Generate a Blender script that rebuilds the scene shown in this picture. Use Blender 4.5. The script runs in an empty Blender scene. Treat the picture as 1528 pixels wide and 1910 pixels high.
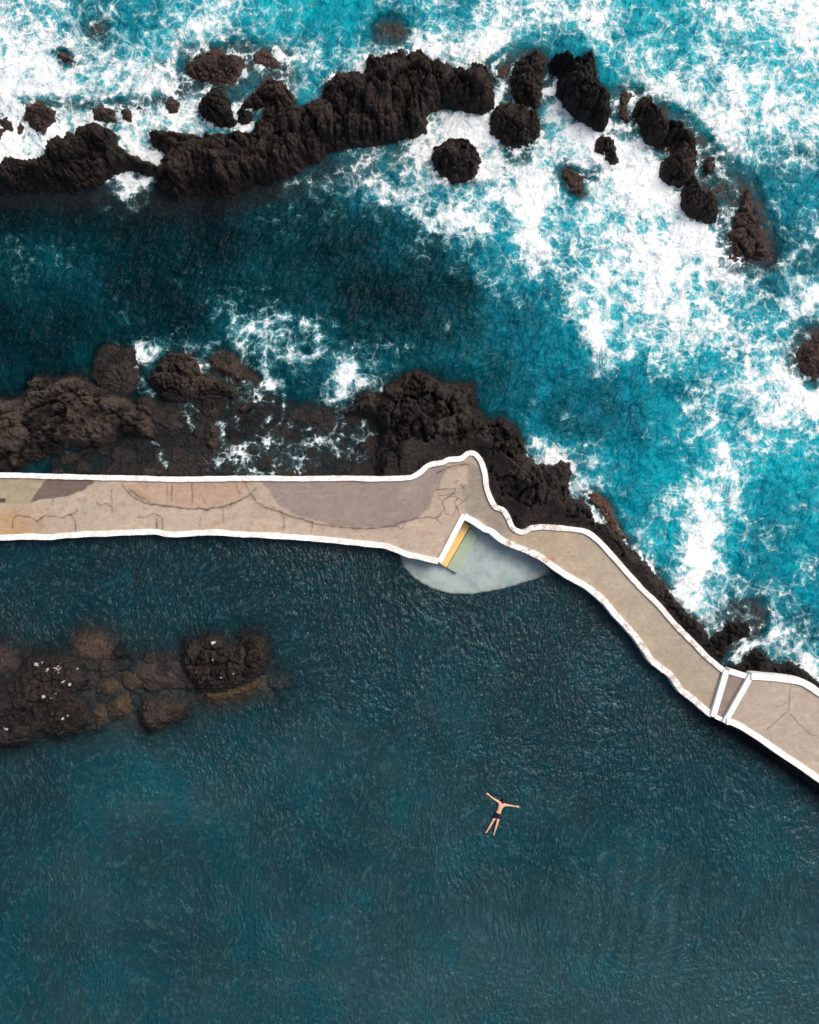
import bpy, bmesh, math, random
import numpy as np
from math import radians, cos, sin, pi
random.seed(7)
C = bpy.context.scene.collection
S = 38.0            # photo pixels per metre at the water line
CAMH = 38.0         # drone height

# ------------------------------------------------------------------ utils
def W(px, py, z=0.0):
    k = (CAMH - z) / CAMH
    return ((px - 764) / S * k, (955 - py) / S * k)
def WP(pts, z=0.0): return np.array([W(x, y, z) for x, y in pts])
def lin(r, g, b):
    f = lambda c: (c/255/12.92) if c/255 <= .04045 else ((c/255+.055)/1.055)**2.4
    return np.array([f(r), f(g), f(b)])

def _hash(ix, iy, seed):
    h = (ix.astype(np.int64)*374761393 + iy.astype(np.int64)*668265263 + seed*1442695041) & 0xffffffff
    h = ((h ^ (h >> 13)) * 1274126177) & 0xffffffff
    return h ^ (h >> 16)
def perlin(x, y, seed=0):
    x0 = np.floor(x); y0 = np.floor(y); fx = x-x0; fy = y-y0
    u = fx*fx*fx*(fx*(fx*6-15)+10); v = fy*fy*fy*(fy*(fy*6-15)+10)
    def g(dx, dy):
        a = _hash(x0+dx, y0+dy, seed).astype(np.float64) * (2*pi/4294967296.0)
        return np.cos(a)*(fx-dx) + np.sin(a)*(fy-dy)
    return ((g(0,0)*(1-u)+g(1,0)*u)*(1-v) + (g(0,1)*(1-u)+g(1,1)*u)*v)*1.4
def fbm(x, y, oct=4, seed=0, gain=.5, ridged=False):
    s = 0; a = 1; t = 0
    for i in range(oct):
        n = perlin(x, y, seed+i*17)
        if ridged: n = 1-2*np.abs(n)
        s = s+n*a; t += a; a *= gain; x = x*2.03+13.7; y = y*2.03-7.1
    return s/t
def worley(x, y, seed=0):
    ix = np.floor(x); iy = np.floor(y)
    f1 = np.full(x.shape, 9.0); f2 = np.full(x.shape, 9.0); cid = np.zeros(x.shape)
    for dx in (-1,0,1):
        for dy in (-1,0,1):
            cx = ix+dx; cy = iy+dy; h = _hash(cx, cy, seed)
            px = cx + .12 + .76*(h & 0xffff)/65536.0; py = cy + .12 + .76*((h >> 16) & 0xffff)/65536.0
            d = np.hypot(x-px, y-py)
            m = d < f1
            f2 = np.where(m, f1, np.minimum(f2, d)); cid = np.where(m, (h % 1000)/1000.0, cid); f1 = np.where(m, d, f1)
    return f1, f2, cid
def sdf(poly, X, Y):
    """signed distance, positive inside"""
    n = len(poly); d2 = np.full(X.shape, 1e9); ins = np.zeros(X.shape, bool)
    for i in range(n):
        ax, ay = poly[i]; bx, by = poly[(i+1) % n]
        ex, ey = bx-ax, by-ay; wx, wy = X-ax, Y-ay
        t = np.clip((wx*ex+wy*ey)/(ex*ex+ey*ey+1e-12), 0, 1)
        d2 = np.minimum(d2, (wx-ex*t)**2+(wy-ey*t)**2)
        if ay != by:
            ins ^= ((ay > Y) != (by > Y)) & (X < (bx-ax)*(Y-ay)/(by-ay)+ax)
    d = np.sqrt(d2)
    return np.where(ins, d, -d)
def linedist(poly, X, Y):
    d2 = np.full(X.shape, 1e9)
    for i in range(len(poly)-1):
        ax, ay = poly[i]; bx, by = poly[i+1]
        ex, ey = bx-ax, by-ay; wx, wy = X-ax, Y-ay
        t = np.clip((wx*ex+wy*ey)/(ex*ex+ey*ey+1e-12), 0, 1)
        d2 = np.minimum(d2, (wx-ex*t)**2+(wy-ey*t)**2)
    return np.sqrt(d2)
def sstep(a, b, x):
    t = np.clip((x-a)/(b-a), 0, 1); return t*t*(3-2*t)
def catmull(pts, step=.12):
    P = np.array(pts, float); out = []
    for i in range(len(P)-1):
        p0 = P[max(i-1,0)]; p1 = P[i]; p2 = P[i+1]; p3 = P[min(i+2,len(P)-1)]
        n = max(1, int(np.linalg.norm((p2-p1)[:2])/step))
        for k in range(n):
            t = k/n
            out.append(.5*((2*p1)+(-p0+p2)*t+(2*p0-5*p1+4*p2-p3)*t*t+(-p0+3*p1-3*p2+p3)*t**3))
    out.append(P[-1]); return np.array(out)

def tag(o, label=None, cat=None, group=None, kind=None):
    if label: o['label'] = label
    if cat: o['category'] = cat
    if group: o['group'] = group
    if kind: o['kind'] = kind
    return o
def empty(name, loc=(0,0,0)):
    o = bpy.data.objects.new(name, None); C.objects.link(o); o.location = loc; o.empty_display_size = .3; return o
def link(name, me, mat, parent=None, loc=None):
    o = bpy.data.objects.new(name, me); C.objects.link(o)
    if mat: me.materials.append(mat)
    if parent is not None:
        o.parent = parent; o.matrix_parent_inverse.identity()
        o.location = (-parent.location[0], -parent.location[1], -parent.location[2])
    return o
def mesh_np(name, V, F, attrs=None, smooth=True):
    me = bpy.data.meshes.new(name)
    V = np.ascontiguousarray(V, dtype=np.float32); F = np.ascontiguousarray(F, dtype=np.int32)
    k = F.shape[1]
    me.vertices.add(len(V)); me.vertices.foreach_set('co', V.ravel())
    me.loops.add(F.size); me.loops.foreach_set('vertex_index', F.ravel())
    me.polygons.add(len(F)); me.polygons.foreach_set('loop_start', np.arange(len(F), dtype=np.int32)*k)
    me.polygons.foreach_set('use_smooth', np.full(len(F), smooth))
    me.update(calc_edges=True)
    for nm, (typ, arr) in (attrs or {}).items():
        a = me.attributes.new(nm, typ, 'POINT')
        a.data.foreach_set({'FLOAT':'value','FLOAT_VECTOR':'vector','FLOAT_COLOR':'color'}[typ], np.ascontiguousarray(arr, dtype=np.float32).ravel())
    return me
def grid_mesh(name, X, Y, Z, keep, attrs=None, smooth=True):
    """X,Y,Z (ny,nx); keep: bool per cell (ny-1,nx-1)"""
    ny, nx = X.shape
    idx = np.arange(ny*nx).reshape(ny, nx)
    f = np.stack([idx[:-1,:-1], idx[:-1,1:], idx[1:,1:], idx[1:,:-1]], -1)[keep]
    used = np.zeros(ny*nx, bool); used[f.ravel()] = True
    remap = np.cumsum(used)-1
    V = np.stack([X.ravel(), Y.ravel(), Z.ravel()], -1)[used]
    at = {}
    for k, (t, a) in (attrs or {}).items():
        a = a.reshape(ny*nx, -1)[used]; at[k] = (t, a)
    return mesh_np(name, V, remap[f], at, smooth)

# ------------------------------------------------------------------ node helper
class NT:
    def __init__(s, name):
        s.m = bpy.data.materials.new(name); s.m.use_nodes = True; s.t = s.m.node_tree
        s.t.nodes.clear(); s.out = s.t.nodes.new('ShaderNodeOutputMaterial')
    def n(s, typ, **kw):
        nd = s.t.nodes.new(typ)
        for k, v in kw.items(): setattr(nd, k, v)
        return nd
    def put(s, sock, v):
        if isinstance(v, bpy.types.NodeSocket): s.t.links.new(v, sock)
        elif v is not None:
            if hasattr(sock.default_value, '__len__') and not hasattr(v, '__len__'): v = (v,)*len(sock.default_value)
            if hasattr(v, '__len__') and len(sock.default_value) == 4 and len(v) == 3: v = (*v, 1)
            sock.default_value = v
    def math(s, op, a, b=None, c=None, clamp=False):
        nd = s.n('ShaderNodeMath', operation=op, use_clamp=clamp)
        s.put(nd.inputs[0], a); s.put(nd.inputs[1], b)
        if c is not None: s.put(nd.inputs[2], c)
        return nd.outputs[0]
    def add(s, a, b): return s.math('ADD', a, b)
    def sub(s, a, b): return s.math('SUBTRACT', a, b)
    def mul(s, a, b): return s.math('MULTIPLY', a, b)
    def mx(s, a, b): return s.math('MAXIMUM', a, b)
    def vmath(s, op, a, b=None):
        nd = s.n('ShaderNodeVectorMath', operation=op); s.put(nd.inputs[0], a); s.put(nd.inputs[1], b); return nd.outputs[0]
    def vscale(s, a, k):
        nd = s.n('ShaderNodeVectorMath', operation='SCALE'); s.put(nd.inputs[0], a); s.put(nd.inputs['Scale'], k); return nd.outputs[0]
    def attr(s, name):
        return s.n('ShaderNodeAttribute', attribute_name=name)
    def noise(s, vec, scale, detail=4, rough=.5, dist=0, col=False):
        nd = s.n('ShaderNodeTexNoise'); s.put(nd.inputs['Vector'], vec); s.put(nd.inputs['Scale'], scale)
        s.put(nd.inputs['Detail'], detail); s.put(nd.inputs['Roughness'], rough); s.put(nd.inputs['Distortion'], dist)
        return nd.outputs['Color' if col else 'Fac']
    def vor(s, vec, scale, feature='DISTANCE_TO_EDGE', out='Distance', rand=1, dim='3D'):
        nd = s.n('ShaderNodeTexVoronoi', feature=feature, voronoi_dimensions=dim); s.put(nd.inputs['Vector'], vec); s.put(nd.inputs['Scale'], scale)
        s.put(nd.inputs['Randomness'], rand)
        return nd.outputs[out]
    def step(s, x, a, b, c=0, d=1):
        nd = s.n('ShaderNodeMapRange', interpolation_type='SMOOTHSTEP'); s.put(nd.inputs[0], x)
        s.put(nd.inputs[1], a); s.put(nd.inputs[2], b); s.put(nd.inputs[3], c); s.put(nd.inputs[4], d)
        return nd.outputs[0]
    def mix(s, f, a, b, blend='MIX'):
        nd = s.n('ShaderNodeMix', data_type='RGBA', blend_type=blend)
        s.put(nd.inputs[0], f); s.put(nd.inputs[6], a); s.put(nd.inputs[7], b); return nd.outputs[2]
    def ramp(s, f, stops):
        nd = s.n('ShaderNodeValToRGB'); cr = nd.color_ramp
        while len(cr.elements) < len(stops): cr.elements.new(.5)
        for e, (p, c) in zip(cr.elements, stops): e.position = p; e.color = (*c, 1)
        s.put(nd.inputs[0], f); return nd.outputs[0]
    def mapping(s, vec, scale=(1,1,1), rot=0):
        nd = s.n('ShaderNodeMapping', vector_type='TEXTURE'); s.put(nd.inputs[0], vec); nd.inputs['Scale'].default_value = tuple(1/c for c in scale)
        nd.inputs['Rotation'].default_value = (0,0,rot); return nd.outputs[0]
    def bump(s, h, strength=.5, dist=.05, normal=None):
        nd = s.n('ShaderNodeBump'); s.put(nd.inputs['Height'], h); nd.inputs['Strength'].default_value = strength
        nd.inputs['Distance'].default_value = dist
        if normal is not None: s.put(nd.inputs['Normal'], normal)
        return nd.outputs[0]
    def finish(s, color, rough=.7, normal=None, alpha=None, spec=.5, ior=1.45, trans_tint=None):
        p = s.n('ShaderNodeBsdfPrincipled'); s.put(p.inputs['Base Color'], color); s.put(p.inputs['Roughness'], rough)
        s.put(p.inputs['Specular IOR Level'], spec); s.put(p.inputs['IOR'], ior)
        if normal is not None: s.put(p.inputs['Normal'], normal)
        sh = p.outputs[0]
        if alpha is not None:
            tr = s.n('ShaderNodeBsdfTransparent'); s.put(tr.inputs[0], trans_tint if trans_tint is not None else (1,1,1))
            mx = s.n('ShaderNodeMixShader'); s.put(mx.inputs[0], alpha)
            s.t.links.new(tr.outputs[0], mx.inputs[1]); s.t.links.new(sh, mx.inputs[2]); sh = mx.outputs[0]
        s.t.links.new(sh, s.out.inputs[0]); return s.m
    def pos(s): return s.n('ShaderNodeNewGeometry').outputs['Position']
    def z(s):
        nd = s.n('ShaderNodeSeparateXYZ'); s.put(nd.inputs[0], s.pos()); return nd.outputs[2]

# ------------------------------------------------------------------ layout of the sea wall
ZD = .62; ZT = .77; ZR = .93     # deck, step tread, raised terrace
ZE = .10                            # edging height above the deck
north_px = [(-1900,900),(-300,884),(-60,886),(0,886),(80,888),(150,890),(250,892),(330,894),(400,893),(480,892),(560,893),(640,892),(700,893),(750,892),
  (768,890),(785,880),(800,868),(815,864),(828,862),(838,857),(850,857),(862,855),(872,846),(884,845),(892,852),(899,864),(905,885),(908,910),
  (916,932),(925,946),(938,951),(948,965),(956,984),(968,991),(978,992),(992,985),(1015,983),(1045,985),(1075,988),(1098,994),
  (1120,1012),(1150,1045),(1190,1090),(1230,1130),(1260,1165),(1290,1195),(1320,1226),(1350,1250)]
south_px = [(-1900,1010),(-300,1006),(-60,1004),(0,1003),(50,1001),(90,1002),(120,999),(200,995),(250,993),(290,992),(310,996),(330,997),(360,995),(400,993),(440,996),(520,1000),
  (600,1006),(680,1014),(720,1019),(745,1028),(760,1034),(790,1041),(818,1047)]
notch_px = [(818,1047),(823,1045),(843,1004),(861,966),(866,963)]
south2_px = [(866,963),(890,977),(905,987),(915,990),(926,999),(938,1008),(960,1018),(990,1030),(1015,1043),(1030,1055),(1060,1075),(1078,1085),(1100,1098),(1130,1124),(1147,1145),(1165,1164),
  (1190,1193),(1215,1230),(1232,1245),(1250,1258),(1268,1284),(1285,1298),(1300,1310),(1328,1334)]
north_r = [(1352,1252),(1370,1257),(1400,1263)]
south_r = [(1330,1334),(1343,1340),(1356,1346)]
north_t = [(1402,1262),(1425,1263),(1455,1266),(1490,1271),(1512,1281),(1545,1303),(1640,1360),(2000,1560),(2700,1800)]
south_t = [(1356,1346),(1372,1350),(1410,1372),(1450,1400),(1490,1427),(1530,1455),(1610,1515),(1900,1750),(2600,2200)]
def cat(px, z): return catmull(WP(px, z), .12)
NL = cat(north_px, ZD+ZE); SL = cat(south_px, ZD+ZE); NO = WP(notch_px, ZD+ZE); S2 = cat(south2_px, ZD+ZE)
NR = WP(north_r, ZT+ZE); SR = WP(south_r, ZT+ZE); NTr = cat(north_t, ZR+ZE); STr = cat(south_t, ZR+ZE)
south_all = np.vstack([SL, NO[1:], S2[1:]])
deck_poly = np.vstack([NL, south_all[::-1]])
tread_poly = np.vstack([NR, SR[::-1]])
terr_poly = np.vstack([NTr, STr[::-1]])
pool_poly = np.vstack([[(-900, south_all[0][1])], south_all[::3], SR[1:], STr[::3], [(900,-60),(900,-900),(-900,-900)]])
wall_poly = np.vstack([NL[::2], NR, NTr[::2], STr[::-2], SR[::-1], south_all[::-2]])

# ------------------------------------------------------------------ rocks
# name, px polygon, z of the outline, height, rim width, options, label
R = []
def rock(name, poly, H, rim=.5, zref=None, lump=1., ang=0, stretch=1., slope=1.6, tone=0., brown=0., wob=1., awash=0., label='', group=None, sub=False):
    R.append(dict(name=name, px=poly, H=H, rim=rim, zref=H*.45 if zref is None else zref, lump=lump, ang=ang, stretch=stretch, slope=slope,
                  tone=tone, brown=brown, wob=wob, awash=awash, label=label, group=group, seed=len(R)*31+5, sub=sub))
G1='boulders and outcrops of the wave-beaten outer reef'; G2='small stones standing in the white surf'; G3='dark rocks along the sea wall'; G4='rocks in the calm pool'
rock('sea_rock', [(-160,300),(-60,302),(0,300),(14,292),(48,292),(76,290),(80,262),(100,243),(112,247),(118,236),(132,240),(142,231),(165,230),(184,224),(205,238),(215,262),(232,282),(262,295),(292,300),(300,312),(270,318),(240,308),(205,318),(175,332),(130,345),(60,342),(0,345),(-60,352),(-160,350)],
     1.3, .45, lump=1.2, stretch=1.35, brown=.1, label='jagged black rock forming the left end of the outer reef ridge', group=G1)
rock('rock_ridge', [(272,238),(300,235),(330,241),(375,249),(380,240),(410,242),(440,238),(475,235),(490,222),(530,206),(550,198),(560,186),(578,183),(596,176),(601,150),(615,138),(630,126),(650,129),(680,126),(685,98),(692,92),(702,100),(720,90),(752,83),(757,98),(764,88),(784,83),(800,97),(812,108),(838,108),(846,117),(862,122),(876,124),(884,106),(898,108),(914,122),(924,145),(924,190),(909,202),(880,200),(854,192),(839,187),(818,192),(799,196),(794,236),(764,243),(720,254),(685,260),(645,264),(607,272),(592,290),(565,295),(550,310),(525,320),(505,328),(470,325),(430,345),(410,352),(350,345),(325,360),(300,345),(285,322),(300,300),(290,290),(308,282),(300,268),(276,262)],
     1.45, .5, lump=1.25, stretch=1.35, brown=.28, label='long jagged black lava ridge stretching across the top of the photo', group=G1)
rock('sea_rock', [(443,197),(452,180),(470,168),(485,155),(505,141),(523,141),(532,155),(545,170),(547,195),(530,207),(510,222),(478,238),(472,228),(488,212),(492,192),(470,195)],
     1.0, .35, brown=.5, label='rust-brown rock on the upper edge of the long lava ridge', group=G1)
rock('sea_rock', [(367,197),(372,178),(388,168),(400,160),(418,172),(428,185),(432,208),(440,226),(425,232),(395,224),(378,215)],
     .9, .3, label='black pointed boulder in surf below the round brown rock', group=G1)
rock('sea_rock', [(441,205),(452,197),(468,205),(466,225),(452,231),(442,222)], .5, .2, label='small black stone wedged beside the rust-brown rock', group=G1)
rock('sea_rock', [(345,120),(358,104),(372,96),(392,88),(412,92),(430,97),(455,105),(452,130),(430,150),(405,152),(385,148),(350,138)], .75, .5, lump=.6, brown=.75,
     label='low rounded brown rock with white surf along its upper side', group=G1)
rock('sea_rock', [(458,100),(468,86),(485,80),(515,85),(535,108),(530,135),(495,142),(462,132)], .12, .5, lump=.9, brown=.8, awash=1, label='pale brown rock awash with thin foam, right of the rounded brown rock', group=G1)
for p, h, l in [([(173,200),(190,197),(212,203),(214,222),(200,226),(175,218)], .35, 'oblong brown stone in white surf, widest of the row'),
             ([(224,205),(237,200),(246,212),(243,226),(228,222)], .35, 'small upright brown stone next to the oblong one in the surf'),
             ([(247,197),(262,192),(275,200),(270,207),(252,206)], .2, 'thin sliver of brown stone barely breaking the surf'),
             ([(45,200),(60,190),(72,188),(82,193),(100,203),(98,220),(86,232),(75,244),(58,237),(46,220)], .5, 'broad brown boulder in the foam near the left edge'),
             ([(28,238),(33,226),(42,235),(40,246),(32,248)], .3, 'tiny pointed stone left of the broad brown boulder'),
             ([(-4,222),(10,216),(20,228),(20,248),(5,242)], .3, 'small dark stone near the left edge, above its twin'),
             ([(-14,236),(8,238),(13,252),(2,264),(-14,262)], .3, 'dark stone cut by the left edge of the photo'),
             ([(307,190),(318,178),(331,190),(328,206),(315,209)], .3, 'reddish stone in the surf left of the pointed black boulder'),
             ([(290,118),(300,112),(316,118),(312,126)], .15, 'small rust-red rock top in a pool of teal water')]:
    rock('surf_stone', p, h, .2, brown=.5, lump=.7, label=l, group=G2)
rock('sea_rock', [(152,48),(175,30),(203,42),(203,68),(180,78),(160,64)], -.02, .5, brown=.7, awash=1, lump=.8, label='submerged brown rock under foam at the upper left', group=G1)
rock('sea_rock', [(97,95),(118,86),(146,112),(138,126),(110,121)], .12, .3, brown=.6, awash=1, label='brown rock washed over by white foam at the left', group=G1)
rock('sea_rock', [(690,50),(710,25),(750,25),(772,60),(745,85),(700,82)], -.02, .6, brown=.8, awash=1, label='brown reef patch under lacy foam above the long ridge', group=G1)
rock('sea_rock', [(954,130),(964,108),(984,97),(1006,85),(1019,105),(1010,130),(1012,150),(1009,185),(999,195),(974,187),(959,175),(956,150)], 1.0, .35, brown=.45, label='reddish-brown rock just above the smooth round boulder', group=G1)
rock('sea_rock', [(925,118),(945,112),(952,140),(955,178),(935,190),(922,170)], .02, .35, brown=.7, awash=1, label='low wet rock crossed by a white rivulet at the ridge end', group=G1)
rock('boulder', [(914,220),(918,200),(935,187),(955,185),(980,190),(1000,203),(1012,222),(1007,243),(987,262),(962,266),(935,254),(917,241)], 1.3, .45, lump=.8, brown=.3, wob=1.2, label='large smooth round boulder tucked under the reef', group=G1)
rock('boulder', [(808,290),(813,268),(838,256),(868,254),(888,268),(897,293),(893,313),(870,326),(846,331),(824,319),(811,305)], 1.15, .4, lump=.8, brown=.2, wob=1.2, label='isolated round boulder ringed by foam below the ridge', group=G1)
rock('sea_rock', [(1030,100),(1040,93),(1058,94),(1072,108),(1085,106),(1094,94),(1106,88),(1112,100),(1115,135),(1126,158),(1138,180),(1143,200),(1136,226),(1120,236),(1100,220),(1075,207),(1058,190),(1044,170),(1043,145),(1048,125),(1034,112)], 1.5, .4, lump=1.1, label='tall black rock with a two-pronged top in blue-white water', group=G1)
rock('sea_rock', [(1145,182),(1152,166),(1170,161),(1188,175),(1182,200),(1187,225),(1180,248),(1158,242),(1141,222)], .14, .4, brown=.6, awash=1, label='wet low rock under foam between two tall black rocks', group=G1)
rock('sea_rock', [(1185,200),(1195,180),(1208,170),(1222,177),(1232,195),(1245,218),(1268,222),(1287,235),(1300,250),(1308,275),(1303,300),(1295,325),(1275,338),(1252,335),(1240,320),(1243,295),(1262,278),(1262,262),(1230,263),(1210,255),(1205,235),(1190,215)], 1.2, .4, brown=.3, label='curved dark rock bending down around a pocket of white foam', group=G1)
rock('sea_rock', [(1285,335),(1298,322),(1312,350),(1330,355),(1344,385),(1340,410),(1325,412),(1300,402),(1280,385),(1278,360)], .9, .3, brown=.25, label='dark rock beside the thick white foam on its left', group=G1)
rock('sea_rock', [(1305,305),(1320,283),(1342,290),(1338,318),(1325,332),(1310,325)], .22, .3, brown=.7, awash=1, label='small brown rock half washed over at the reef bend', group=G1)
rock('sea_rock', [(1368,345),(1390,335),(1412,345),(1418,362),(1412,380),(1430,395),(1437,430),(1450,470),(1432,497),(1395,503),(1360,497),(1342,462),(1346,425),(1358,400),(1365,375)], .14, .7, brown=.6, awash=1, lump=2.4, label='broad brown rock with wash streaming off it, lowest of the outer reef', group=G1)
rock('sea_rock', [(1112,260),(1125,248),(1145,256),(1150,280),(1156,302),(1145,306),(1130,290),(1115,280)], .5, .25, brown=.4, label='small dark crescent rock in swirling foam', group=G1)
rock('sea_rock', [(1035,320),(1055,298),(1090,318),(1125,308),(1120,330),(1095,342),(1097,366),(1075,374),(1053,352)], .08, .35, brown=.8, awash=1, label='submerged brown rock laced with foam inside the reef', group=G1)
rock('sea_rock', [(1468,662),(1485,625),(1510,605),(1600,590),(1640,660),(1590,722),(1528,724),(1500,716),(1478,692)], .22, .9, brown=.6, awash=1, lump=1.6, label='brown wave-washed rock at the right edge of the photo', group=G1)
# underwater skirt of the ridge (its shadowy shelf)
rock('reef_shelf', [(-200,330),(0,335),(200,320),(420,325),(600,280),(720,262),(800,250),(830,300),(740,330),(640,345),(560,368),(420,392),(260,402),(100,385),(0,385),(-200,392)], -.22, .6, lump=.9, slope=.8, tone=.1, sub=True, label='submerged black shelf along the lower side of the outer ridge', group=G1)
rock('reef_shelf', [(1010,130),(1045,190),(1085,225),(1130,250),(1190,262),(1235,300),(1255,345),(1290,410),(1330,425),(1340,500),(1400,515),(1455,500),(1445,420),(1415,340),(1345,275),(1300,228),(1240,190),(1180,158),(1130,165),(1090,140)], -.20, .5, lump=2.2, slope=.9, brown=.75, awash=.95, sub=True, label='half-drowned brown reef joining the rocks of the curved outer arc', group=G1)
rock('reef_shelf', [(340,90),(400,80),(470,75),(540,95),(560,150),(530,190),(470,160),(440,190),(360,180),(320,200),(200,205),(40,200),(40,188),(200,190),(320,170)], -.22, .4, lump=2.0, slope=.9, brown=.75, awash=.95, sub=True, label='drowned brown reef under the surf between the upper left rocks', group=G1)
rock('reef_shelf', [(900,120),(960,85),(1020,90),(1040,140),(1030,190),(1010,200),(985,300),(940,310),(930,250),(905,200)], -.18, .4, lump=2.2, slope=.9, brown=.75, awash=.95, sub=True, label='drowned brown reef around the smooth round boulder', group=G1)
# middle group
rock('shore_rock', [(-200,745),(-60,742),(0,748),(28,745),(36,752),(50,718),(56,708),(80,706),(98,712),(115,702),(145,706),(158,720),(170,724),(200,730),(225,745),(250,765),(268,772),(281,790),(281,818),(262,812),(240,808),(222,800),(200,818),(182,830),(150,828),(125,826),(100,842),(60,852),(30,868),(0,876),(-60,878),(-200,876)],
     .95, .35, lump=1.3, ang=-.7, stretch=1.9, tone=.6, brown=.12, label='grey-brown folded rock mass at the left above the walkway', group=G3)
rock('shore_rock', [(172,702),(176,675),(184,655),(200,643),(225,650),(246,652),(258,680),(252,715),(225,738),(195,728)], .22, .5, lump=.9, tone=.2, label='flat wet black rock above the folded rock mass', group=G3)
rock('shore_rock', [(275,705),(288,690),(296,672),(318,658),(348,660),(362,672),(372,692),(390,706),(415,715),(440,728),(436,738),(400,736),(375,745),(340,750),(308,745),(296,728)], .85, .4, lump=1.1, tone=.3, brown=.2, label='dark peaked rock between two foamy channels', group=G3)
rock('shore_rock', [(378,690),(385,663),(400,650),(418,642),(440,655),(460,675),(480,695),(492,716),(450,724),(415,712)], .16, .5, tone=.2, brown=.4, awash=1, lump=.9, label='low wet rock flecked with foam beside the swirl', group=G3)
for p, h, l in [([(252,760),(262,742),(280,742),(288,758),(280,772),(262,772)], .3, 'rounded black stone just under the peaked rock'),
                ([(300,788),(315,775),(330,770),(345,780),(340,798),(318,800)], .25, 'small black stone left of the branching foam vein'),
                ([(375,760),(388,738),(402,750),(405,765),(395,775),(380,775)], .3, 'black stone right of the branching foam vein'),
                ([(378,815),(382,795),(395,790),(408,805),(402,840),(386,838)], .35, 'upright black stone in the middle of the shelf'),
                ([(440,760),(452,745),(480,745),(482,762),(462,775),(446,772)], .2, 'low black stone on the shelf below the wet flecked rock'),
                ([(262,882),(270,868),(285,862),(300,866),(304,880),(300,888),(268,890)], .4, 'small brown stone against the upper edge of the walkway'),
                ([(197,884),(207,872),(216,874),(218,886),(205,890)], .3, 'tiny stone against the walkway, left of the small brown one'),
                ([(655,760),(670,735),(690,728),(705,738),(705,765),(690,778),(665,775)], .4, 'black stone at the left foot of the dark headland'),
                ([(722,860),(722,830),(732,812),(748,818),(748,850),(742,866)], .75, 'smooth grey-brown upright stone beside the headland')]:
    rock('shelf_stone', p, h, .22, lump=.8, tone=.3, label=l, group=G3)
rock('rock_shelf', [(230,742),(300,742),(440,725),(500,722),(528,742),(560,748),(640,752),(700,758),(730,790),(730,870),(700,905),(200,905),(90,905),(85,850),(180,826),(255,806),(270,775)],
     -.10, .25, lump=1.3, slope=1.2, zref=0, tone=.12, awash=.6, label='flat black shelf threaded with white foam above the walkway', group=G3)
rock('shore_rock', [(640,765),(672,745),(700,740),(712,732),(720,718),(740,708),(755,698),(775,692),(800,698),(818,712),(850,715),(884,716),(880,728),(888,742),(882,765),(898,770),(908,780),(925,785),(935,778),(946,785),(965,800),(975,818),(984,848),(1005,866),(1035,866),(1050,860),(1064,862),(1070,880),(1062,900),(1066,930),(1090,932),(1106,950),(1114,975),(1138,982),(1162,1002),(1188,1032),(1220,1062),(1246,1096),(1260,1114),(1284,1142),(1316,1170),(1336,1206),(1356,1240),(1340,1270),(1200,1130),(1100,1020),(985,1005),(930,970),(900,900),(880,870),(830,880),(770,905),(700,905),(705,850),(715,800),(700,775)],
     1.2, .45, lump=1.2, ang=.2, stretch=1.4, tone=.12, brown=.12, label='big black headland wrapping around the tip of the walkway', group=G3)
rock('shore_rock', [(1078,917),(1108,908),(1140,928),(1152,960),(1166,985),(1190,1015),(1150,1010),(1120,970)], .1, .3, brown=1., awash=1, label='reddish rock awash at the foot of the headland', group=G3)
rock('shore_rock', [(1150,1010),(1190,1030),(1235,1060),(1260,1100),(1290,1140),(1330,1170),(1335,1215),(1300,1190),(1240,1120),(1190,1065)], -.02, .4, brown=.7, awash=1, label='low brown ledge under thin foam along the curved walkway', group=G3)
rock('sea_rock', [(1328,1200),(1338,1185),(1352,1178),(1362,1164),(1385,1160),(1399,1166),(1401,1192),(1380,1194),(1366,1205),(1350,1228),(1335,1232),(1325,1218)], .75, .25, lump=1.1, tone=.0, label='small jagged black islet in foam near the steps', group=G3)
rock('shore_rock', [(1368,1245),(1385,1238),(1400,1236),(1403,1222),(1415,1214),(1428,1222),(1438,1236),(1455,1246),(1475,1241),(1490,1244),(1508,1255),(1522,1268),(1560,1300),(1640,1350),(1640,1380),(1560,1345),(1500,1290),(1400,1275)], .8, .3, lump=1.1, tone=.0, label='black rocks under the seaward edge of the raised terrace', group=G3)
rock('sea_rock', [(1340,1180),(1330,1150),(1360,1120),(1420,1110),(1440,1140),(1420,1200),(1400,1240),(1350,1245)], -.06, .5, brown=.5, awash=1, label='brown rock bed under foam around the black islet', group=G3)
# dark rubble added to stand for the raised terrace's shadow on the pool
rock('shore_rock', [(1325,1330),(1345,1345),(1375,1360),(1410,1385),(1450,1413),(1490,1440),(1530,1472),(1600,1530),(1640,1530),(1540,1440),(1450,1380),(1380,1340)], .25, .15, zref=.1, lump=.8, tone=-.1, label='dark rubble strip added in place of the terrace wall shadow on the pool', group=G3)
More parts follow.
